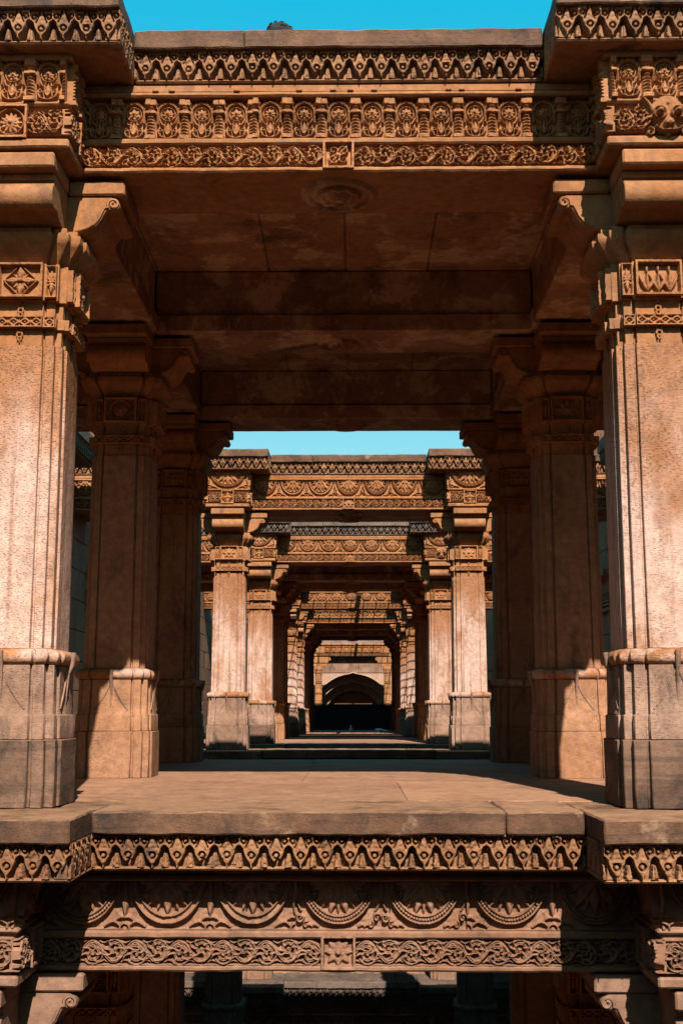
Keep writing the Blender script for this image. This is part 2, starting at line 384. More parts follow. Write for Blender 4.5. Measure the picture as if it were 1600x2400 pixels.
@cached
def square_mesh(var, w_=.18, h_=.155):
    f = F(w_, h_); f.frame(.017, .030); cx, cz = 0, h_ / 2
    if var == 'eight': f.rosette(cx, cz, min(w_, h_) * .46, 8, .026, pointed=True, layers=1); f.rosette(cx, cz, min(w_, h_) * .24, 8, .026, .39, True, 1)
    elif var == 'wheel': f.rosette(cx, cz, min(w_, h_) * .36, 12, .024, layers=2); f.ring(cx, cz, min(w_, h_) * .40, .006, .024)
    elif var == 'diamond':
        rr = min(w_, h_) * .47
        for k in range(4): f.petal(cx, cz, math.pi / 2 * k, 0, rr, rr * .26, .026); f.petal(cx, cz, math.pi / 2 * k + .785, 0, rr * .7, rr * .13, .017)
        f.stroke([(cx + rr * math.cos(a), cz + rr * math.sin(a)) for a in np.arange(0, 5) * math.pi / 2], .006, .018)
        f.disc(cx, cz, rr * .16, .03)
    elif var == 'vine':
        for k in range(4):
            q = 1 if k % 2 else -1; a = k * 1.57 + .78
            f.stroke(spiral(cx + .042 * math.cos(a), cz + .036 * math.sin(a), .030, a + 2.2, 1.3, q), .0075, .024, .005)
        f.stroke(bez((-.05, .03), (0, h_ / 2), (.05, h_ - .03)), .007, .022); f.disc(cx, cz, .014, .026)
        for a in np.arange(8) * .785: f.petal(cx, cz, a + .3, .02, .058, .010, .018)
    elif var == 'fan':
        for xx in (-.3, 0, .3):
            for k in (-1, 0, 1): f.petal(cx + xx * w_ * .8, .02, math.pi / 2 + .45 * k, 0, h_ * .62, .013, .026)
            f.petal(cx + xx * w_ * .8, h_ * .95, -math.pi / 2, 0, h_ * .35, .010, .02)
    return f.mesh('flower_panel')

@cached
def strip_mesh(w_=.062, h_=.19):
    f = F(w_, h_); f.frame(.010, .022)
    for s_ in (-1, 1): f.petal(0, h_ / 2, s_ * math.pi / 2, 0, h_ * .40, .014, .022); f.petal(0, h_ / 2, 0 if s_ > 0 else math.pi, 0, .026, .010, .02)
    for a in (.9, 2.2, 4.0, 5.4): f.petal(0, h_ / 2, a, 0, .045, .007, .018)
    return f.mesh('strip_panel')
@cached
def lozenge_mesh(w_, h_=.062):
    f = F(w_, h_); f.frame(.010, .016); n = max(1, int(round(w_ / .068))); hp = w_ / n
    for k in range(n):
        c0 = -w_ / 2 + (k + .5) * hp
        d = np.abs(f.X - c0) / (hp * .46) + np.abs(f.Z - h_ / 2) / (h_ * .34); f.up(np.where(np.abs(f.X - c0) <= hp / 2, np.clip((np.abs(1 - d) < .38) * 1.0, 0, 1) * .014, 0)); f.disc(c0, h_ / 2, .007, .014)
        f.rect(c0 - hp / 2 - .005, c0 - hp / 2 + .005, 0, h_, .014)
    return f.mesh('lozenge_band')

@cached
def pendant_mesh(w_=.128, h_=.165, var=0):
    f = F(w_, h_, .0026); u = f.X / w_ * 2; z = f.Z / h_; au = np.abs(u)
    # the hanging tongue
    zt = np.array([0, .09, .13, .26, .38, .48, .56, .62, .70, 1.0]); wt = np.array([.12, .14, .22, .46, .62, .70, .74, .86, 1.2, 1.4])
    hw = np.interp(z, zt, wt); d = (hw - au) * w_ / 2
    body = np.clip(d / .004, 0, 1) * .034
    f.up(body)
    g = F(w_, h_, .0026)
    for s_ in (-1, 1):
        g.stroke(spiral(s_ * .040, .78 * h_, .021, math.pi + (0 if s_ > 0 else math.pi), 1.2, -s_, 26, .25), .0052, 1.0)
        g.stroke(bez((s_ * .010, .98 * h_), (s_ * .014, .80 * h_), (s_ * .030, .58 * h_)), .0042, .9)
    g.ring(0, .36 * h_, .015, .0046, 1.0)
    f.H = f.H - np.clip(g.H, 0, 1) * .020 * (f.H > .02)
    f.disc(0, .36 * h_, .008, .034)
    for s_ in (-1, 1): f.disc(s_ * .040, .78 * h_, .007, .038)
    # stub blocks between the tongues
    k = (1 - au) * w_ / 2; f.up(np.where((z < .40) & (k < .019 - .010 * z / .4), .024, 0))
    if var == 4: f.H = np.where((z < .22 + .05 * np.sin(u * 9)) & (au < .5), np.minimum(f.H, .010), f.H)      # broken tip
    if var == 3: f.H = f.H - .012 * np.exp(-((u - .45) ** 2 + (z - .75) ** 2) / .03) * (f.H > .02)         # chipped volute
    if var == 2: f.H = np.minimum(f.H, .028)                                                              # worn face
    return f.mesh('pendant', deep=2.1, worn=(.001, .002, .0025, .0015, .0015)[var])

@cached
def lotus_mesh(var, w_=.455, h_=.205):
    f = F(w_, h_, .0032); cz = h_ + .022; Rr = .205
    r = np.hypot(f.X, f.Z - cz)
    f.up(np.clip((r - Rr + .040) / .004, 0, 1) * np.clip((Rr - r) / .004, 0, 1) * .014)
    f.ring(0, cz, Rr - .006, .006, .028); f.ring(0, cz, Rr - .036, .006, .027)
    if var != 2:
        for a in np.linspace(math.pi, 2 * math.pi, 38): f.disc((Rr - .021) * math.cos(a), cz + (Rr - .021) * math.sin(a), .0072, .030)
    n = 5 if var != 1 else 6
    for a in np.linspace(math.pi + .2, 2 * math.pi - .2, n):
        f.petal(0, cz, a, .02, Rr - .034, .038, .030)
    for a in np.linspace(math.pi + .2 + 1.37 / n, 2 * math.pi - .2 - 1.37 / n, n - 1):
        f.petal(0, cz, a, .07, Rr - .038, .015, .022)
    f.disc(0, cz, .062, .034)
    for a in np.linspace(math.pi + .3, 2 * math.pi - .3, 5): f.petal(0, cz, a, .02, .10, .022, .040)
    for s_ in (-1, 1):
        X = s_ * w_ / 2
        if var == 1:
            f.stroke(spiral(X - s_ * .022, .052, .022, 0, 1.2, s_), .0055, .022); f.stroke(spiral(X - s_ * .055, .022, .016, 1, 1.1, -s_), .0050, .020)
            f.stroke(bez((X, .14), (X - s_ * .012, .10), (X - s_ * .03, .08)), .006, .02, .004)
            for q in (.09, .12): f.stroke(bez((X - s_ * q, .012), (X - s_ * (q - .02), .03), (X - s_ * (q - .035), .014)), .005, .016, .003)
        else:
            f.petal(X, .045, math.pi / 2, 0, .15, .022, .028); f.ring(X, .0, .026, .007, .022); f.disc(X, 0, .014, .02)
            f.stroke(bez((X - s_ * .030, .018), (X - s_ * .06, .05), (X - s_ * .11, .010)), .0055, .02, .003)
            f.stroke(bez((X, .05), (X - s_ * .03, .06), (X - s_ * .052, .03)), .006, .018, .003)
        f.stroke([(X, h_), (X - s_ * .006, .13)], .012, .02, .006)
    f.up(np.clip(1 - f.Z / .004, 0, 1) * .012)
    return f.mesh('lotus_panel', deep=1.7)

@cached
def face_mesh(w_=.26, h_=.20):
    f = F(w_, h_)
    f.petal(0, h_ * .62, -math.pi / 2, -.09, .125, .085, .05, False)
    for s_ in (-1, 1):
        f.stroke(bez((s_ * .055, .10), (s_ * .075, .15), (s_ * .115, .195)), .024, .045, .007); f.stroke(bez((s_ * .045, .10), (s_ * .10, .105), (s_ * .122, .075)), .018, .036, .008)
        f.disc(s_ * .042, .112, .022, .085, .8); f.ring(s_ * .042, .112, .029, .006, .058)
        f.stroke(spiral(s_ * .085, .03, .024, 1.5, 1.0, s_), .007, .03); f.stroke(bez((s_ * .012, .15), (s_ * .03, .18), (s_ * .02, .198)), .008, .035, .004)
        f.stroke(bez((0, .03), (s_ * .04, .02), (s_ * .06, .05)), .010, .052, .006)
    f.disc(0, .062, .026, .07); f.disc(-.013, .052, .008, .076); f.disc(.013, .052, .008, .076); f.disc(0, .165, .016, .045)
    return f.mesh('beast_mask', deep=1.1)

@cached
def medallion_mesh(r=.24):
    bm = bmesh.new(); prof = [(0, .055), (.02, .055), (.035, .03), (.05, .045), (.07, .02), (.085, .02), (.10, .038), (.125, .038), (.135, .012), (.17, .012), (.185, .030), (.21, .030), (.225, .012), (.24, 0)]
    n = 48; prev = None
    for rr, hh in prof:
        if rr == 0: ring = [bm.verts.new((0, 0, -hh))]
        else:
            ring = [bm.verts.new((rr / .24 * r * math.cos(2 * math.pi * k / n), rr / .24 * r * math.sin(2 * math.pi * k / n), -hh * (1 + (.18 * math.cos(k * 2 * math.pi / 6) if .09 < rr < .13 else 0)))) for k in range(n)]
        if prev:
            if len(prev) == 1:
                for k in range(n): bm.faces.new((prev[0], ring[k], ring[(k + 1) % n]))
            else:
                for k in range(n): bm.faces.new((prev[k], ring[k], ring[(k + 1) % n], prev[(k + 1) % n]))
        prev = ring
    return bm_mesh(bm, 'medallion', 30)

# ------------------------------------------------------------------ columns
@cached
def arm_mesh(kind):
    """bracket arm pointing to +x, width in y, z from 0 (plate top) to .235"""
    bm = bmesh.new()
    if kind == 'side':
        hw = .215
        pts = [(.02, 0), (.22, 0), (.30, .006), (.36, .022), (.405, .050), (.432, .085), (.447, .120), (.462, .145), (.478, .155)]
        pts += [(.505 + .036 * math.cos(a), .182 + .036 * math.sin(a)) for a in np.linspace(-2.0, 1.4, 9)] + [(.49, .232), (.02, .232)]
    else:
        hw = .235
        pts = [(.02, 0), (.30, 0), (.355, .004), (.40, .020), (.435, .045)]
        pts += [(.475 + .082 * math.cos(a), .105 + .082 * math.sin(a)) for a in np.linspace(-1.15, 1.15, 10)] + [(.500, .185), (.520, .195), (.520, .232), (.02, .232)]
    prism_bm(bm, pts, -hw, hw)
    bevel_sharp(bm, .004, 40); wobble(bm, .002, 8, 2.0)
    return bm_mesh(bm, 'bracket_arm', 32)
@cached
def volute_mesh():
    bm = bmesh.new()
    S = [(.30, .006), (.36, .022), (.405, .050), (.432, .085), (.447, .120), (.462, .15)]
    for y in (-.217, .217):
        pts = [(x - .010, y, z + .012) for x, z in S] + [(px, y, pz) for px, pz in spiral(.505, .182, .036, 3.6, 1.35, -1, 22, .25)]
        tube_bm(bm, pts, .010)
    return bm_mesh(bm, 'volute', 60)
@cached
def chain_mesh():
    bm = bmesh.new()
    for z, r in ((2.80, .013), (2.775, .015), (2.75, .012), (2.70, .022), (2.655, .014), (2.63, .016), (2.605, .011)):
        tube_bm(bm, [(r * math.cos(a), -.010, z + r * math.sin(a)) for a in np.arange(10) * 2 * math.pi / 10], .0058, 5, True)
    tube_bm(bm, [(0, -.006, 2.835), (0, -.006, 2.81)], .008); tube_bm(bm, [(-.008, -.004, 2.59), (-.008, -.004, 2.56)], .004); tube_bm(bm, [(.008, -.004, 2.59), (.008, -.004, 2.56)], .004)
    return bm_mesh(bm, 'chain', 60)
@cached
def garland_mesh():
    bm = bmesh.new()
    tube_bm(bm, [(0, -.036, .835), (0, -.026, .76), (0, -.008, .72), (0, 0.0, .62), (0, .003, .53)], [.015, .014, .011, .009, .004], 8)
    for s_ in (-1, 1):
        tube_bm(bm, [(s_ * (.008 + .125 * t ** 1.6), -.002, .755 - .235 * t) for t in np.linspace(0, 1, 10)], .006, 5)
    bmesh.ops.translate(bm, verts=bm.verts, vec=(0, 0, 0))
    return bm_mesh(bm, 'garland', 60)

RINGS = dict(
    plinth=((0, .314), (.12, .313), (.24, .312), (.356, .311)),
    drum=((.358, .300), (.486, .298), (.490, .288), (.60, .286), (.757, .284)),
    moulding=((.757, .265), (.763, .290), (.778, .306), (.800, .312), (.822, .307), (.836, .294), (.845, .265)),
    shaft=((.845, .256), (1.2, .254), (1.6, .252), (2.0, .250), (2.3, .248), (2.571, .246)),
    capital=((2.571, .236), (2.668, .236), (2.6685, .256), (2.733, .256), (2.7335, .240), (2.826, .240), (2.828, .264), (3.052, .264)),
    plate=((3.052, .255), (3.070, .262), (3.150, .335), (3.172, .348), (3.212, .348), (3.214, .325), (3.247, .325)))
ROT4 = (0, math.pi / 2, math.pi, -math.pi / 2)
COLGROUP = 'carved sandstone columns of the stepwell'
def column(x, y, z0, label, flower='eight', kind='lotus', detail=2, block_front=True, mask=False, dark=False, inner=None, pl=None, warm=False, lowst=False):
    t = empty('stone_column', (x, y, z0), label=label, cat='column', group=COLGROUP)
    sd = int(abs(x * 7 + y * 3 + z0)) % 5
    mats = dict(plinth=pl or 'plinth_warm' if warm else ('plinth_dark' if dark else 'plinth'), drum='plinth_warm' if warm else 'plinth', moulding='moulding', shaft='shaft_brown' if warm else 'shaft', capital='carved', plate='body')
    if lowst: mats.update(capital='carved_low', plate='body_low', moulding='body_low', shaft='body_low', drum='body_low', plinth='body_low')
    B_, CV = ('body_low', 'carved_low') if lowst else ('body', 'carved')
    P = {}
    for k in RINGS: P[k] = put(k if k != 'moulding' else 'base_moulding', loft(RINGS[k], .003 if k != 'plinth' else .005, .0025 if k != 'plinth' else .006, sd if k == 'plinth' else 0), t, mat=mats[k])
    faces = (0, 1, 3) if detail > 1 else (0,)
    for k in faces:
        a = ROT4[k]; ca, sa = math.cos(a), math.sin(a)
        def on(px, py): return (px * ca - py * sa, px * sa + py * ca)
        q = P['capital']
        put('flower_panel', square_mesh(flower, .262, .205), q, (*on(0, -.263), 2.838), (0, 0, a), mat='carved')
        put('lozenge_band', lozenge_mesh(.262), q, (*on(0, -.255), 2.669), (0, 0, a), mat='carved')
        put('chain', chain_mesh(), q, (*on(0, -.240), 0), (0, 0, a), mat='carved')
        for s_ in (-1, 1):
            put('strip_panel', strip_mesh(), q, (*on(s_ * .174, -.2512), 2.842), (0, 0, a), mat='carved')
            put('lozenge_band', lozenge_mesh(.064), q, (*on(s_ * .169, -.2437), 2.669), (0, 0, a), mat='carved')
        put('garland', garland_mesh(), P['drum'], (*on(0, -.286), 0), (0, 0, a), mat='plinth')
    # cross bracket
    b = put('bracket', stone_box(.46, .46, .232), t, (0, 0, 3.249), mat=B_)
    for k, a in enumerate((0, math.pi)):
        arm = put('bracket_arm', arm_mesh('side'), b, (0, 0, 0), (0, 0, a), mat=B_); 
        put('volute', volute_mesh(), b, (0, 0, 0), (0, 0, a), mat=B_)
        put('abacus', stone_box(.33, .47, .088, amp=.002), b, (math.cos(a) * .405, 0, .2345), mat=B_)
    for a in (-math.pi / 2, math.pi / 2):
        put('bracket_arm', arm_mesh('front'), b, (0, 0, 0), (0, 0, a), mat=B_)
        put('abacus', stone_box(.50, .36, .088, amp=.002), b, (0, math.sin(a) * .425, .2346), mat=B_)
    put('abacus', stone_box(.478, .478, .086, amp=.002), b, (0, 0, .235), mat=B_)
    if block_front:
        # impost block that juts forward over the front arm
        ib = put('impost_block', stone_box(.60, .52, .545), t, (0, -.325, 3.590), mat=B_)
        put('ledge', stone_box(.664, .50, .052), ib, (0, -.045, .000), mat=B_)
        put('ledge', stone_box(.650, .51, .026), ib, (0, -.035, .252), mat=B_)
        put('ledge', stone_box(.670, .52, .058), ib, (0, -.045, .520), mat=B_)
        fr = -.262
        for a, sx in ((0, 1), (math.pi / 2, 1), (-math.pi / 2, 1)):
            ca, sa = math.cos(a), math.sin(a); off = -.262 if a == 0 else -.302
            W = .60 if a == 0 else .50
            on = lambda px, py: (px * ca - py * sa, px * sa + py * ca)
            if kind == 'niche':
                for i in range(3): put('niche_panel', niche_mesh(i, round(W / 3, 4)), ib, (*on(-W / 3 + i * W / 3, off), .277), (0, 0, a), mat=CV)
            else:
                put('lotus_panel', lotus_mesh(0, .455, .205), ib, (*on(0, off), .279), (0, 0, a), sc=(W / .455, 1, 1.17), mat=CV)
            if mask and a == 0:
                put('beast_mask', face_mesh(), ib, (0, off - .012, .030), sc=(1.18, 1.2, 1.2), mat=CV)
            else: put('flower_panel', square_mesh('wheel' if kind == 'niche' else 'diamond', .19, .196), ib, (*on(0, off - .004), .054), (0, 0, a), mat=CV)
            for s_ in (-1, 1): put('scroll_frieze', scroll_mesh(.20, .15, .2, 3), ib, (*on(s_ * .196, off), .074), (0, 0, a), mat=CV)
    return t

# ------------------------------------------------------------------ entablature pieces
def lintel(xc, hw, yf, z0, label, kind='lotus', centre='vine', low=False, body='body', depth=.59):
    """carved lintel: front plane yf, soffit at z0; z0..z0+.545"""
    t = empty('carved_lintel', (xc, yf, z0), label=label, cat='lintel', group='carved lintels')
    cm = 'carved_low' if low else 'carved'
    y0 = .045
    block('lintel_body', t, -hw, hw, y0, depth, 0, .53, body, bev=.006, amp=.003, seg=.15)
    g = y0 - .006
    block('ledge', t, -hw, hw, 0.0, .2, -.002, .030, cm, seed=1, amp=.006, seg=.07, scale=9)
    block('ledge', t, -hw, hw, -.012, .2, .164, .204, cm, seed=2, amp=.005, seg=.07, scale=9)
    block('ledge', t, -hw, hw, -.028, .2, .456, .486, cm, seed=3, amp=.004, seg=.07)
    block('ledge', t, -hw, hw, -.006, .2, .488, .545, cm, seed=4, amp=.003, seg=.12)
    if hw > 1.2: put('medallion', medallion_mesh(), t, (0, .31, .004), mat='ceiling')
    sq = .09
    for s_ in (-1, 1):
        L_ = hw - sq - .004
        put('scroll_frieze', scroll_mesh(round(L_, 3), .133, .235, 5 + s_ + int(low) * 7), t, (s_ * (sq + .002 + L_ / 2), g, .030), mat=cm)
    put('flower_panel', square_mesh(centre, .18, .17), t, (0, g - .014, .012), mat=cm)
    if kind == 'niche':
        n = int(round(2 * hw / .194)); st = 2 * hw / n
        for i in range(n): put('niche_panel', niche_mesh((i * 5 + i // 3) % 8, round(st, 4)), t, (-hw + (i + .5) * st, g + random.uniform(-.003, .004), .206), (0, random.uniform(-.012, .012), 0), (1, random.uniform(.85, 1.08), 1), mat=cm)
        for i in range(int(n * .75)):                     # worn dentils along the upper ledge
            xx = -hw + .1 + random.random() * (2 * hw - .2)
            put('dentil', stone_box(.035, .03, .018, bev=.005, amp=.003, seg=.02), t, (xx, -.024, .480), mat=cm)
    else:
        n = max(1, int(round(2 * hw / .455))); st = 2 * hw / n
        for i in range(n): put('lotus_panel', lotus_mesh((i * 2 + (i // 2)) % 3), t, (-hw + (i + .5) * st, g, .206), sc=(st / .455, 1, 1.2), mat=cm)
    return t

def cornice_run(t, x0, x1, yf, z, rot, mat_l, mat_f, pieces=None, fdepth=.5, fseed=0, sides=()):
    """one straight length: lambrequin of pendants under a fascia course; local frame of t"""
    W = x1 - x0; n = max(1, int(round(W / .128))); st = W / n
    block('soffit_board', t, x0, x1, yf + .030, yf + fdepth, z, z + .020, mat_l, amp=.003, seg=.12)
    block('backing', t, x0 + .004, x1 - .004, yf + .072, yf + fdepth, z + .019, z + .182, mat_l, amp=.001, seg=.3)
    for i in range(n): put('pendant', pendant_mesh(var=random.choice((0, 0, 1, 2, 3, 4))), t, (x0 + (i + .5) * st, yf + .072 + random.uniform(-.004, .006), z + .020), (0, random.uniform(-.02, .02), 0), (st / .128, random.uniform(.88, 1.06), 1), mat=mat_l)
    cuts = pieces or [x0, x1]
    for i in range(len(cuts) - 1):
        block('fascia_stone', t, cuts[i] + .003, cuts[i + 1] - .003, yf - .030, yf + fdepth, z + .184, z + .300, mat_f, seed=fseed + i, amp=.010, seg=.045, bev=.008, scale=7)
def side_run(t, x, y0, y1, z, sgn, mat_l):
    W = y1 - y0; n = max(1, int(round(W / .128))); st = W / n
    for i in range(n): put('pendant', pendant_mesh(), t, (x, y0 + (i + .5) * st, z + .020), (0, 0, sgn * math.pi / 2), (st / .128, 1, 1), mat=mat_l)
def cornice(yr, z0, label, upper=True, mat_l='lambrequin', mat_f='fascia', wide=True):
    """cornice of a pavilion front: z0 = its bottom; steps forward over the columns"""
    t = empty('cornice', (0, yr, z0), label=label, cat='cornice', group='carved cornices')
    yc, yp = (-.345, -.765) if upper else (-.46, -.89)
    hw = .625 if upper else .555
    xi, xo = 1.82 - hw, 1.82 + hw
    cornice_run(t, -xi, xi, yc, 0, 0, mat_l, mat_f, [-xi, .86, xi] if not upper else [-xi, -.55, xi], .8, 1)
    for s_ in (-1, 1):
        a, b = sorted((s_ * xi, s_ * xo))
        cornice_run(t, a + .002, b - .002, yp, -.003, 0, mat_l, mat_f, None, 1.2, 5 + s_)
        side_run(t, s_ * (xi + .072), yp + .03, yc - .03, -.003, -s_, mat_l)
        if wide:
            a, b = sorted((s_ * (xo + .002), s_ * 4.26))
            cornice_run(t, a, b, yc, 0, 0, mat_l, mat_f, None, .8, 9 + s_)
    return t

def ceiling_beam(y, z0, label, hw=1.56):
    t = empty('ceiling_beam', (0, y, z0), label=label, cat='beam', group='ceiling beams')
    block('lower_course', t, -hw, hw, -.30, .30, 0, .150, 'ceiling', amp=.005, seg=.12)
    block('upper_course', t, -hw, hw, -.27, .27, .151, .535, 'ceiling', amp=.004, seg=.2)
    put('medallion', medallion_mesh(), t, (0, 0, .002), mat='ceiling')
    return t

def pavilion(rows, z0, levels, names, kind='lotus', flower='eight', mat_l='lambrequin', mat_f='fascia', back=.45, detail=2, medal=True, wide=True, roofname='', rowdesc=None, masks=(False, True), backbeam=None, lowback=None):
    yr = rows[0]
    for lv in levels:
        zb = z0 - 4.42 * lv; low = lv > 0
        kd = kind if not low else 'lotus'
        lvn = ('', 'lower storey of ', 'deepest storey of ')[lv]
        for i, y in enumerate(rows):
            for s_, sn in ((-1, 'left'), (1, 'right')):
                d = (rowdesc or {}).get((lv, i)) or f'column in row {("one", "two", "three", "four")[i]} of the {lvn}{names}'
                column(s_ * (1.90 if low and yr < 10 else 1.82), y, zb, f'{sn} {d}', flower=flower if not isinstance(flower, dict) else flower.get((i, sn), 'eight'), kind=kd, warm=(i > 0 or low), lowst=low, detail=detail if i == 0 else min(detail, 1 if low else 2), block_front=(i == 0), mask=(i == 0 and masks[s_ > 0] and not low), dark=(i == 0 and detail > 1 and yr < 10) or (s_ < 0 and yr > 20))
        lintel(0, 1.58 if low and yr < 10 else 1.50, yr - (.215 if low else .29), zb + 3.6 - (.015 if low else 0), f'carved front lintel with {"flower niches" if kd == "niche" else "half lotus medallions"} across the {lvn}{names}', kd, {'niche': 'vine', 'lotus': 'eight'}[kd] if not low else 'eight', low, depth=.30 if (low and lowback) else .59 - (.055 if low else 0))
        if wide:
            for s_, sn in ((-1, 'left'), (1, 'right')):
                lintel(s_ * 3.2, 1.06, yr - (.215 if low else .29), zb + 3.6 - (.015 if low else 0), f'{sn} side bay lintel reaching the wall on the {lvn}{names}', 'lotus', 'eight', low, depth=.30 if (low and lowback) else .49)
        for i, y in enumerate(rows[1:]): ceiling_beam(y, zb + 3.6, f'plain ceiling beam over {("second", "third", "fourth", "fifth")[i]} row of the {lvn}{names}')
        for i, y in enumerate(rows[1:]):
            for s_, sn in ((-1, 'left'), (1, 'right')):
                a, b = sorted((s_ * 2.08, s_ * 4.27)); b_ = empty('ceiling_beam', (0, y, zb + 3.6), label=f'{sn} side bay beam over {("second", "third", "fourth", "fifth")[i]} row of the {lvn}{names}', cat='beam', group='ceiling beams')
                block('lower_course', b_, a, b, -.295, .295, 0, .150, 'ceiling', amp=.004, seg=.2); block('upper_course', b_, a, b, -.265, .265, .151, .535, 'ceiling', amp=.003, seg=.3)
        if backbeam and not low: ceiling_beam(rows[0] + backbeam, zb + 3.6, f'rear ceiling beam of the {lvn}{names}', hw=4.24)
        for i in range(len(rows) - 1):
            for s_, sn in ((-1, 'left'), (1, 'right')):
                y0, y1 = rows[i] + (.262 if i == 0 else .302), rows[i + 1] - .302
                b = empty('side_beam', (s_ * 1.82, 0, zb + 3.6), label=f'{sn} longitudinal beam joining {("first and second", "second and third", "third and fourth")[i]} rows of the {lvn}{names}', cat='beam', group='longitudinal beams')
                block('lower_course', b, -.285, .285, y0, y1, .001, .150, 'ceiling', amp=.004, seg=.15); block('upper_course', b, -.255, .255, y0, y1, .151, .535, 'ceiling', amp=.003, seg=.2)
        for i, y in enumerate(rows[1:]):
            for s_, sn in ((-1, 'left'), (1, 'right')):
                b = empty('beam_end', (s_ * 1.82, y, zb + 3.6), label=f'{sn} beam junction block over {("second", "third", "fourth", "fifth")[i]} row of the {lvn}{names}', cat='beam', group='beam junction blocks')
                block('lower_course', b, -.255, .255, -.298, .298, .0015, .149, 'ceiling', amp=.002); block('upper_course', b, -.25, .25, -.27, .27, .150, .534, 'ceiling', amp=.002)
        # ceiling slabs
        ce = empty('ceiling', (0, 0, zb + 4.137), kind='structure', label=f'stone slab ceiling of the {lvn}{names}')
        ys = rows[0] + .1; ye = rows[-1] + (lowback if lowback and low else back)
        xs = [-4.25, -2.9, -1.55, -.62, .02, .70, 1.55, 2.9, 4.25]
        ycuts = [ys] + list(rows[1:]) + [ye]
        for j in range(len(ycuts) - 1):
            ym = (ycuts[j] + ycuts[j + 1]) / 2
            for a, b in ((ycuts[j], ym), (ym, ycuts[j + 1])):
                for i in range(len(xs) - 1):
                    block('ceiling_slab', ce, xs[i] + .002, xs[i + 1] - .002, a + .002, b - .002, random.choice((0, .002, .005)), .09, 'ceiling', amp=.002, seg=.3)
        cornice(yr, zb + 4.12 if low else zb + 4.146, f'cornice with hanging pendants along the {("roof of the ", "upper floor edge of the ", "lower floor edge of the ")[lv]}{names}', not low, mat_l, mat_f, wide)
        if not low:
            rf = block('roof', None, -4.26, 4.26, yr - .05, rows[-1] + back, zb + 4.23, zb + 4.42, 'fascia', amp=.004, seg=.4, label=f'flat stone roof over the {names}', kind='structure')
    # floors
    for lv in levels:
        zb = z0 - 4.42 * lv
        if yr + .27 >= rows[-1] + (lowback or back) + .03: continue          # the edging stones already reach the rear edge
        fl = empty('floor', (0, 0, zb), kind='structure', label=f'flagstone floor of the {("", "lower storey of the ", "deepest storey of the ")[lv]}{names}')
        y = yr + .27; ye = rows[-1] + (lowback or back) + .05; k = 0
        while y < ye - .02:
            dy = min(random.uniform(1.3, 2.0), ye - y)
            if ye - y - dy < .7: dy = ye - y
            x = -4.25
            while x < 4.2:
                dx = min(random.uniform(1.1, 2.1), 4.25 - x)
                if 4.25 - x - dx < .5: dx = 4.25 - x
                block('flagstone', fl, x + .0015, x + dx - .0015, y + .001, y + dy - .001, -.10, random.uniform(-.002, .002), 'paving', amp=.002, seg=.2, bev=.0025)
                x += dx
            y += dy; k += 1

# ------------------------------------------------------------------ setting: ground, stairs, walls
def ground():
    bm = bmesh.new(); a, b = 5.2, 1500
    Y0, Y1 = -9.0, 62.0
    for x0, x1, y0, y1 in ((-b, -a, -b, b), (a, b, -b, b), (-a, a, -b, Y0), (-a, a, Y1, b)):
        bm.faces.new([bm.verts.new(p) for p in ((x0, y0, 4.40), (x1, y0, 4.40), (x1, y1, 4.40), (x0, y1, 4.40))])
    put('ground', bm_mesh(bm, 'ground'), mat='earth', kind='structure', label='dusty ground around the sunken stepwell')
ground()
st = empty('stairs', (0, 0, 0), kind='structure', label='stone steps leading down into the stepwell')
for i in range(20):
    block('step', st, -4.28, 4.28, -9.0 + i * .30, -9.0 + (i + 1) * .30 - .003, 4.40 - (i + 1) * .275 - .35, 4.40 - (i + 1) * .275, 'stair', amp=.003, seg=.6)
block('landing', st, -4.28, 4.28, -3.0, 1.2, -1.45, -1.10, 'stair', amp=.004, seg=.6)
for i in range(13):
    block('step', st, -4.28, 4.28, 1.2 + i * .30 + .003, 1.2 + (i + 1) * .30, -1.10 - (i + 1) * .26 - .35, -1.10 - (i + 1) * .26, 'stair', amp=.003, seg=.6)
block('landing', st, -4.28, 4.28, 5.103, 6.9, -4.9, -4.48, 'stair', amp=.003, seg=.6)
block('well_floor', None, -4.28, 4.28, 5.1, 61.5, -9.9, -9.3, 'stair', amp=.003, seg=1.0, kind='structure', label='dark stone floor of the lowest storey')

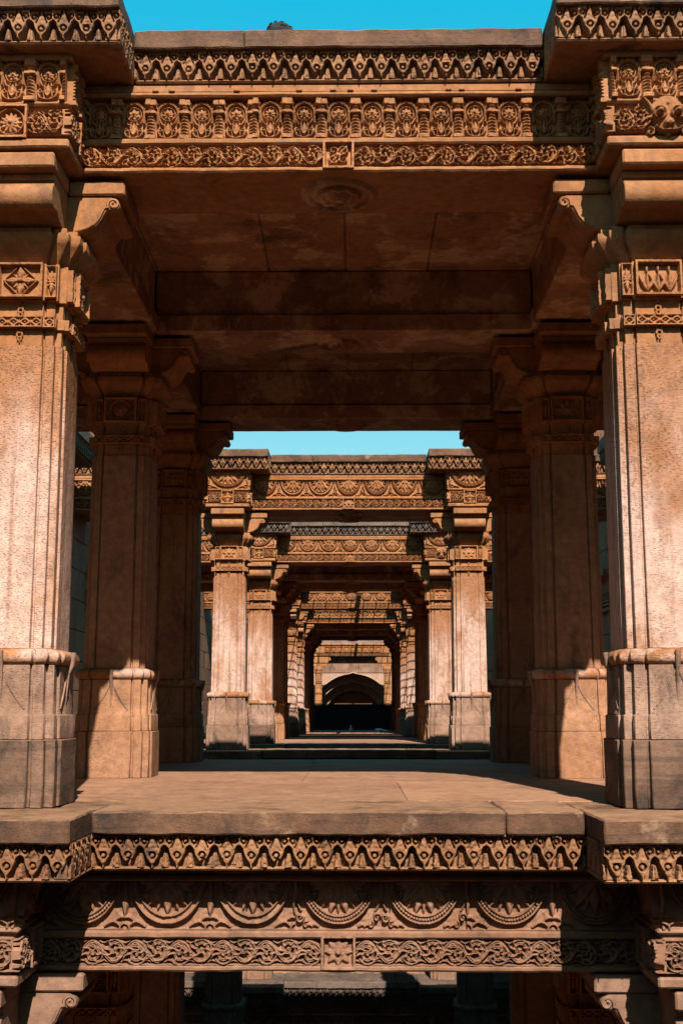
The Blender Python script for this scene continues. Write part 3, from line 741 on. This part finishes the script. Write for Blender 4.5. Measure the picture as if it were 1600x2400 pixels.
def side_wall(s_, sn):
    t = empty('side_wall', (s_ * 4.3, 0, 0), label=f'{sn} retaining wall of coursed stone blocks beside the pavilions', cat='wall')
    a, b = (0.02, .95) if s_ > 0 else (-.95, -.02)
    block('core', t, a, b, -9.0, 62, -9.9, 4.38, 'wall', amp=.002, seg=2)
    f = -.03 * s_
    rd = random.Random(3)
    for y0, y1, z0, z1 in ((12.9, 24.0, -.1, 3.4), (29.5, 39, -.1, 3.4)):
        z = z0
        while z < z1 - .1:
            h = .47; y = y0 + (rd.random() * .5)
            while y < y1:
                L_ = rd.uniform(.8, 1.35)
                x0, x1 = sorted((f - s_ * rd.uniform(0, .008), .02 * s_))
                block('stone_block', t, x0, x1, y, y + L_ - .012, z, z + h - .010, 'wall', amp=.003, seg=.3, bev=.006)
                y += L_
            z += h
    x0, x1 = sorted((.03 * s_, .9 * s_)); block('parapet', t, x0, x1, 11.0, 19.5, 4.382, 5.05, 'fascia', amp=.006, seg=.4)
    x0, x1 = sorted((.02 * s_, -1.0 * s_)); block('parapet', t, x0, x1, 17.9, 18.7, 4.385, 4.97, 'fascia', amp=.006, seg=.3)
    for y0, y1 in ((13.05, 17.15), (18.95, 23.1)):
        x0, x1 = sorted((-.10 * s_, 0)); block('string_course', t, x0, x1, y0, y1, 2.14, 2.20, 'wall', amp=.003)
        x0, x1 = sorted((-.07 * s_, 0)); block('string_course', t, x0, x1, y0, y1, 2.24, 2.28, 'wall', amp=.003)
        n = int((y1 - y0) / .14)
        for i in range(n): put('carved_tile', square_mesh('diamond', .12, .16), t, (-.036 * s_, y0 + (i + .5) * .14, 2.30), (0, 0, -s_ * math.pi / 2), mat='wall')
        x0, x1 = sorted((-.20 * s_, 0)); block('string_course', t, x0, x1, y0, y1, 2.70, 2.80, 'wall', amp=.004)
        x0, x1 = sorted((-.60 * s_, 0)); block('wall_cornice', t, x0, x1, y0, y1, 4.29, 4.47, 'lambrequin_grey', amp=.006)
        x0, x1 = sorted((-.50 * s_, 0)); block('wall_cornice', t, x0, x1, y0, y1, 4.10, 4.289, 'lambrequin_grey', amp=.003)
        side = int((y1 - y0) / .128)
        for i in range(side): put('pendant', pendant_mesh(), t, (-.50 * s_, y0 + (i + .5) * .128, 4.12), (0, 0, -s_ * math.pi / 2), mat='lambrequin_grey')
side_wall(-1, 'left'); side_wall(1, 'right')

# ------------------------------------------------------------------ pavilions, front to back
pavilion([6.68, 9.60, 12.50], 0.0, (0, 1), 'nearest pavilion', kind='niche', flower={(0, 'left'): 'diamond', (0, 'right'): 'fan', (1, 'left'): 'wheel', (1, 'right'): 'eight'},
    rowdesc={(0, 0): 'foremost tall sunlit column cut by the picture edge', (0, 1): 'second column with a sun patch on its shaded base', (0, 2): 'third column in deep shade behind the sun patched one',
             (1, 0): 'bracket topped column below the floor in the bottom corner', (1, 1): 'dark lower storey column behind the bottom corner bracket', (1, 2): 'dark lower storey column farthest back under the near floor'})
pavilion([18.0], -.04, (0, 1), 'second pavilion', flower='eight', back=.87, backbeam=.60, lowback=.08, masks=(False, False),
    rowdesc={(0, 0): 'brightly lit column with beaded flower capital below the strip of sky', (1, 0): 'dim column of the second pavilion seen under the near lintel'})
pavilion([23.9, 27.2, 29.2], -.10, (0, 1, 2), 'third pavilion', mat_l='lambrequin_grey', mat_f='lambrequin_grey', detail=2,
    rowdesc={(0, 0): 'pale worn lit column just inside the second pavilion columns', (0, 1): 'shaded column right behind the pale worn one', (0, 2): 'darkest column of the third pavilion, last before the barred light'})
pavilion([34.2], -.14, (0,), 'fourth pavilion', detail=1, back=.55, rowdesc={(0, 0): 'outer narrow column striped by grille shadows'})
pavilion([39.0, 42.0, 45.0, 48.0], -.19, (0,), 'fifth pavilion', detail=1,
    rowdesc={(0, 0): 'inner narrow column striped by grille shadows', (0, 1): 'unlit column of the far passage, first in shade', (0, 2): 'unlit column midway down the far passage', (0, 3): 'unlit last column of the far passage'})


# ------------------------------------------------------------------ grilles over the open shafts
def grille(y0, y1, z, where, xs=.36, ys=.25):
    t = empty('iron_grille', (0, (y0 + y1) / 2, z), label=f'iron bar grille laid over the open shaft {where}', cat='grille', group='iron grilles over the shafts')
    bmx = bmesh.new(); tube_bm(bmx, [(-4.2, 0, 0), (4.2, 0, 0)], .017, 6); mx = bm_mesh(bmx, 'bar', 60)
    L_ = (y1 - y0); bmy = bmesh.new(); tube_bm(bmy, [(0, -L_ / 2, 0), (0, L_ / 2, 0)], .014, 6); my = bm_mesh(bmy, 'bar', 60)
    n = int(L_ / ys)
    for i in range(n + 1): put('bar', mx, t, (0, -L_ / 2 + i * L_ / n, 0), mat='iron')
    m = int(4.8 / xs)
    for i in range(m + 1): put('bar', my, t, (-2.4 + i * xs, 0, .03), mat='iron')
    put('girder', stone_box(.12, round(L_, 3), .14, amp=0.0, seg=5, bev=.004), t, (.32, 0, .05), mat='iron')
grille(29.75, 33.2, 4.34, 'before the fourth pavilion')
grille(34.9, 38.1, 4.34, 'between the fourth and fifth pavilions')
grille(49.0, 55.2, 4.34, 'above the far octagonal well', .5, .5)

# ------------------------------------------------------------------ far end: barrier, frame, arched wall
bar = empty('barrier', (0, 50.6, -.45), label='barrier closing the far end of the passage, deep shade painted in black', cat='barrier')  # near-black colour carries the deep shade at the passage end
block('sheet', bar, -1.9, 1.9, 0, .03, 0, 1.27, 'shade_black', amp=.001, seg=1); block('rail', bar, -1.9, 1.9, -.02, .05, 1.272, 1.31, 'shade_black', amp=.001, seg=1)
for x in (-1.6, 1.6): block('post', bar, x - .04, x + .04, -.05, -.002, 0, 1.27, 'shade_black', amp=.001)
fr = empty('far_frame', (0, 56.0, -.3), label='small carved stone frame in front of the far arches', cat='frame')
for s_ in (-1, 1):
    pst = put('column', loft(((0, .19), (.9, .185), (1.0, .20), (1.08, .16), (2.75, .155), (2.8, .19), (2.9, .19), (2.95, .16))), fr, (s_ * 1.62, 0, 0), mat='body')
    for k in range(5): put('ring', loft(((0, .165), (.02, .178), (.04, .165))), pst, (0, 0, 1.35 + k * .30), mat='body')
    put('bracket_arm', arm_mesh('side'), fr, (s_ * 1.62, 0, 2.95), (0, 0, 0), (1.05, .7, 1.9), mat='body'); put('bracket_arm', arm_mesh('side'), fr, (s_ * 1.62, 0, 2.95), (0, 0, math.pi), (1.05, .7, 1.9), mat='body')
block('lintel', fr, -1.9, 1.9, -.15, .3, 3.42, 3.95, 'carved', amp=.004)
for x in np.arange(-1.2, 1.21, .3): put('flower_panel', square_mesh('wheel', .28, .28), fr, (x, -.155, 3.60), mat='carved')
for s_ in (-1, 1): put('scroll_frieze', scroll_mesh(1.7, .13, .235, 9), fr, (s_ * .86, -.155, 3.44), mat='carved')
block('ledge', fr, -2.0, 2.0, -.22, .3, 3.951, 4.02, 'carved', amp=.004)

aw = empty('arched_wall', (0, 58.9, -.6), label='far wall with three nested stone arches under a ribbed band', cat='wall')
def arch_band(rad, zc, W, Ht, y0, y1, name, mat):
    """slab pierced by a round arch with a small ogee tip"""
    bm = bmesh.new(); n = 36
    inner = []
    for i in range(n + 1):
        a = math.pi * (1 - i / n); x = rad * math.cos(a); inner.append((x, zc + rad * math.sin(a) + .06 * max(0, 1 - abs(x) * 5)))
    for i in range(n):
        (xa, za), (xb, zb) = inner[i], inner[i + 1]
        for y, fl in ((y0, 1), (y1, -1)):
            f = [bm.verts.new(p) for p in ((xa, y, za), (xb, y, zb), (xb, y, Ht), (xa, y, Ht))]; bm.faces.new(f[::fl])
        bm.faces.new([bm.verts.new(p) for p in ((xa, y0, za), (xa, y1, za), (xb, y1, zb), (xb, y0, zb))])
    for s_ in (-1, 1): a, b = sorted((s_ * rad, s_ * W)); add_box(bm, a, b, y0, y1, 0, Ht)
    bmesh.ops.remove_doubles(bm, verts=bm.verts, dist=.0005)
    put(name, bm_mesh(bm, name, 30), aw, mat=mat)
    b2 = bmesh.new(); tube_bm(b2, [(x, y0 - .01, z) for x, z in inner], .035, 6); put('arch_rib', bm_mesh(b2, 'arch_rib', 60), aw, mat=mat)
arch_band(2.02, .99, 4.2, 3.03, 0, .5, 'outer_arch', 'arch')
arch_band(1.84, .76, 4.2, 3.02, .52, 1.1, 'middle_arch', 'arch')
arch_band(1.50, .74, 4.2, 3.01, 1.12, 1.7, 'inner_arch', 'arch')
block('back', aw, -4.2, 4.2, 1.75, 2.2, 0, 5.0, 'body', amp=.003, seg=1)
block('ribbed_band', aw, -4.2, 4.2, .10, .6, 3.045, 5.0, 'plinth', amp=.003, seg=1)
block('rear_beam', fr, -1.95, 1.95, .45, 1.0, 3.13, 3.9, 'ceiling', amp=.004)
for i in range(40):
    x = -2.0 + i * .1025; block('rib', aw, x, x + .07, .05, .10, 3.06, 4.25, 'plinth', amp=.002, seg=.5, bev=.01)
for s_ in (-1, 1): put('scroll_frieze', scroll_mesh(.9, .15, .235, 12), aw, (s_ * .5, 1.10, 1.42), sc=(1, 1, 1), mat='carved')

# ------------------------------------------------------------------ pigeons
def pigeon(x, y, z, rz, label, up):
    t = empty('pigeon', (x, y, z), rz, label=label, cat='pigeon', group='pigeons at the far threshold'); t.scale = (1.2, 1.2, 1.2)
    # body + neck + head + tail: one lofted skin along a spine (local +x is forward)
    if up: sp = [(-.16, .06, .006, .020), (-.10, .075, .016, .030), (-.05, .09, .042, .042), (.0, .105, .056, .055), (.05, .13, .050, .052), (.075, .165, .030, .032), (.085, .195, .023, .024), (.095, .215, .024, .025), (.112, .225, .018, .018), (.135, .221, .004, .004)]
    else: sp = [(-.20, .085, .006, .022), (-.13, .088, .016, .032), (-.06, .09, .042, .044), (.0, .095, .055, .055), (.05, .105, .048, .048), (.09, .118, .030, .030), (.115, .128, .024, .024), (.135, .130, .024, .025), (.152, .126, .017, .017), (.178, .118, .004, .004)]
    bm = bmesh.new(); prev = None; n = 12
    for (px, pz, rz_, ry) in sp:
        r = [bm.verts.new((px, ry * math.cos(a), pz + rz_ * math.sin(a))) for a in np.arange(n) * 2 * math.pi / n]
        if prev: [bm.faces.new((prev[k], prev[(k + 1) % n], r[(k + 1) % n], r[k])) for k in range(n)]
        else: bm.faces.new(r)
        prev = r
    bm.faces.new(prev); put('body', bm_mesh(bm, 'body', 80), t, mat='feather')
    for s_ in (-1, 1):
        b = bmesh.new(); tube_bm(b, [(.055, s_ * .048, .112), (.0, s_ * .054, .108), (-.07, s_ * .042, .092), (-.14, s_ * .018, .078)], [.014, .03, .024, .004], 8)
        for v in b.verts: v.co.y = s_ * .05 + (v.co.y - s_ * .05) * .35
        put('wing', bm_mesh(b, 'wing', 80), t, mat='feather_dark')
        b = bmesh.new(); tube_bm(b, [(.01, s_ * .02, .06), (.012, s_ * .02, .004)], .005, 5); tube_bm(b, [(-.01, s_ * .02, .004), (.035, s_ * .02, .004)], .004, 5)
        put('leg', bm_mesh(b, 'leg', 60), t, mat='bird_leg')
pigeon(-.035, 38.3, -.185, R(-95), 'pigeon standing upright facing away at the far threshold', True)
pigeon(.92, 38.3, -.185, R(170), 'pigeon crouching sideways near the right far column', False)

# ------------------------------------------------------------------ person on the roof, only the crown of the head shows
def person():
    px, py, pz = -.53, 9.0, 4.425
    V = [(0, 0, .95), (0, .01, 1.12), (0, .02, 1.32), (0, .01, 1.45), (0, -.01, 1.54), (0, -.02, 1.64),
         (.10, 0, .90), (.11, -.02, .50), (.11, .02, .09), (.11, -.12, .04), (-.10, 0, .90), (-.11, .0, .50), (-.11, .03, .09), (-.11, -.11, .04),
         (.19, .01, 1.42), (.25, .02, 1.14), (.27, -.04, .90), (.27, -.07, .80), (-.19, .01, 1.42), (-.25, .02, 1.14), (-.27, -.04, .90), (-.27, -.07, .80)]
    Rd = [.13, .12, .15, .10, .052, .085, .085, .062, .042, .035, .085, .062, .042, .035, .058, .042, .030, .022, .058, .042, .030, .022]
    E_ = [(0, 1), (1, 2), (2, 3), (3, 4), (4, 5), (0, 6), (6, 7), (7, 8), (8, 9), (0, 10), (10, 11), (11, 12), (12, 13), (3, 14), (14, 15), (15, 16), (16, 17), (3, 18), (18, 19), (19, 20), (20, 21)]
    me = bpy.data.meshes.new('person'); me.from_pydata(V, E_, []); o = bpy.data.objects.new('tmp', me); C.objects.link(o)
    o.modifiers.new('skin', 'SKIN'); sv = me.skin_vertices[0].data
    for i, r in enumerate(Rd): sv[i].radius = (r, r * (.75 if i in (0, 1, 2, 3) else 1)); sv[i].use_root = (i == 0)
    o.modifiers.new('sub', 'SUBSURF').levels = 2
    dg = bpy.context.evaluated_depsgraph_get(); em = bpy.data.meshes.new_from_object(o.evaluated_get(dg)); bpy.data.objects.remove(o)
    for m in ('skin', 'shirt', 'trousers'): em.materials.append(MATS[m])
    for p in em.polygons:
        c = p.center; p.material_index = 0 if (c.z > 1.50 or (abs(c.x) > .2 and c.z < 1.16)) else (1 if c.z > .92 else 2); p.use_smooth = True
    t = bpy.data.objects.new('person', em); link(t); t.location = (px, py, pz); tag(t, 'person on the roof, only dark tousled hair showing above the cornice', 'person')
    # hair cap with uneven tufts
    bm = bmesh.new(); bmesh.ops.create_icosphere(bm, subdivisions=4, radius=.112)
    for v in bm.verts:
        n = noise.noise(v.co * 22) * .012 + noise.noise(v.co * 60) * .007
        v.co += v.co.normalized() * n; v.co.z *= .98
        if v.co.z < -.05: v.co *= .9
    h = put('hair', bm_mesh(bm, 'hair', 60), t, (0, -.005, 1.635), sc=(1.12, 1.1, 1), mat='hair')
    rd = random.Random(5)
    for k in range(70):
        a = rd.uniform(0, 6.28); e = rd.uniform(.1, 1.4); d = Vector((math.cos(a) * math.cos(e), math.sin(a) * math.cos(e), math.sin(e)))
        tan = Vector((-math.sin(a), math.cos(a), .2)); b = bmesh.new()
        if k < 26: 
            tube_bm(b, [d * .10, d * .114 + tan * .012, d * .114 + tan * .035], [.010, .008, .002], 5); put('lock', bm_mesh(b, 'lock', 60), h, mat='hair')
    b = bmesh.new()
    for s_ in (-1, 1): bmesh.ops.create_uvsphere(b, u_segments=8, v_segments=6, radius=.012, matrix=Matrix.Translation((s_ * .032, .088, 1.63)))
    put('eyes', bm_mesh(b, 'eyes', 80), t, mat='hair')
    b = bmesh.new(); tube_bm(b, [(0, .085, 1.635), (0, .112, 1.60), (0, .09, 1.592)], [.008, .014, .008], 8); put('nose', bm_mesh(b, 'nose', 80), t, mat='skin')
person()
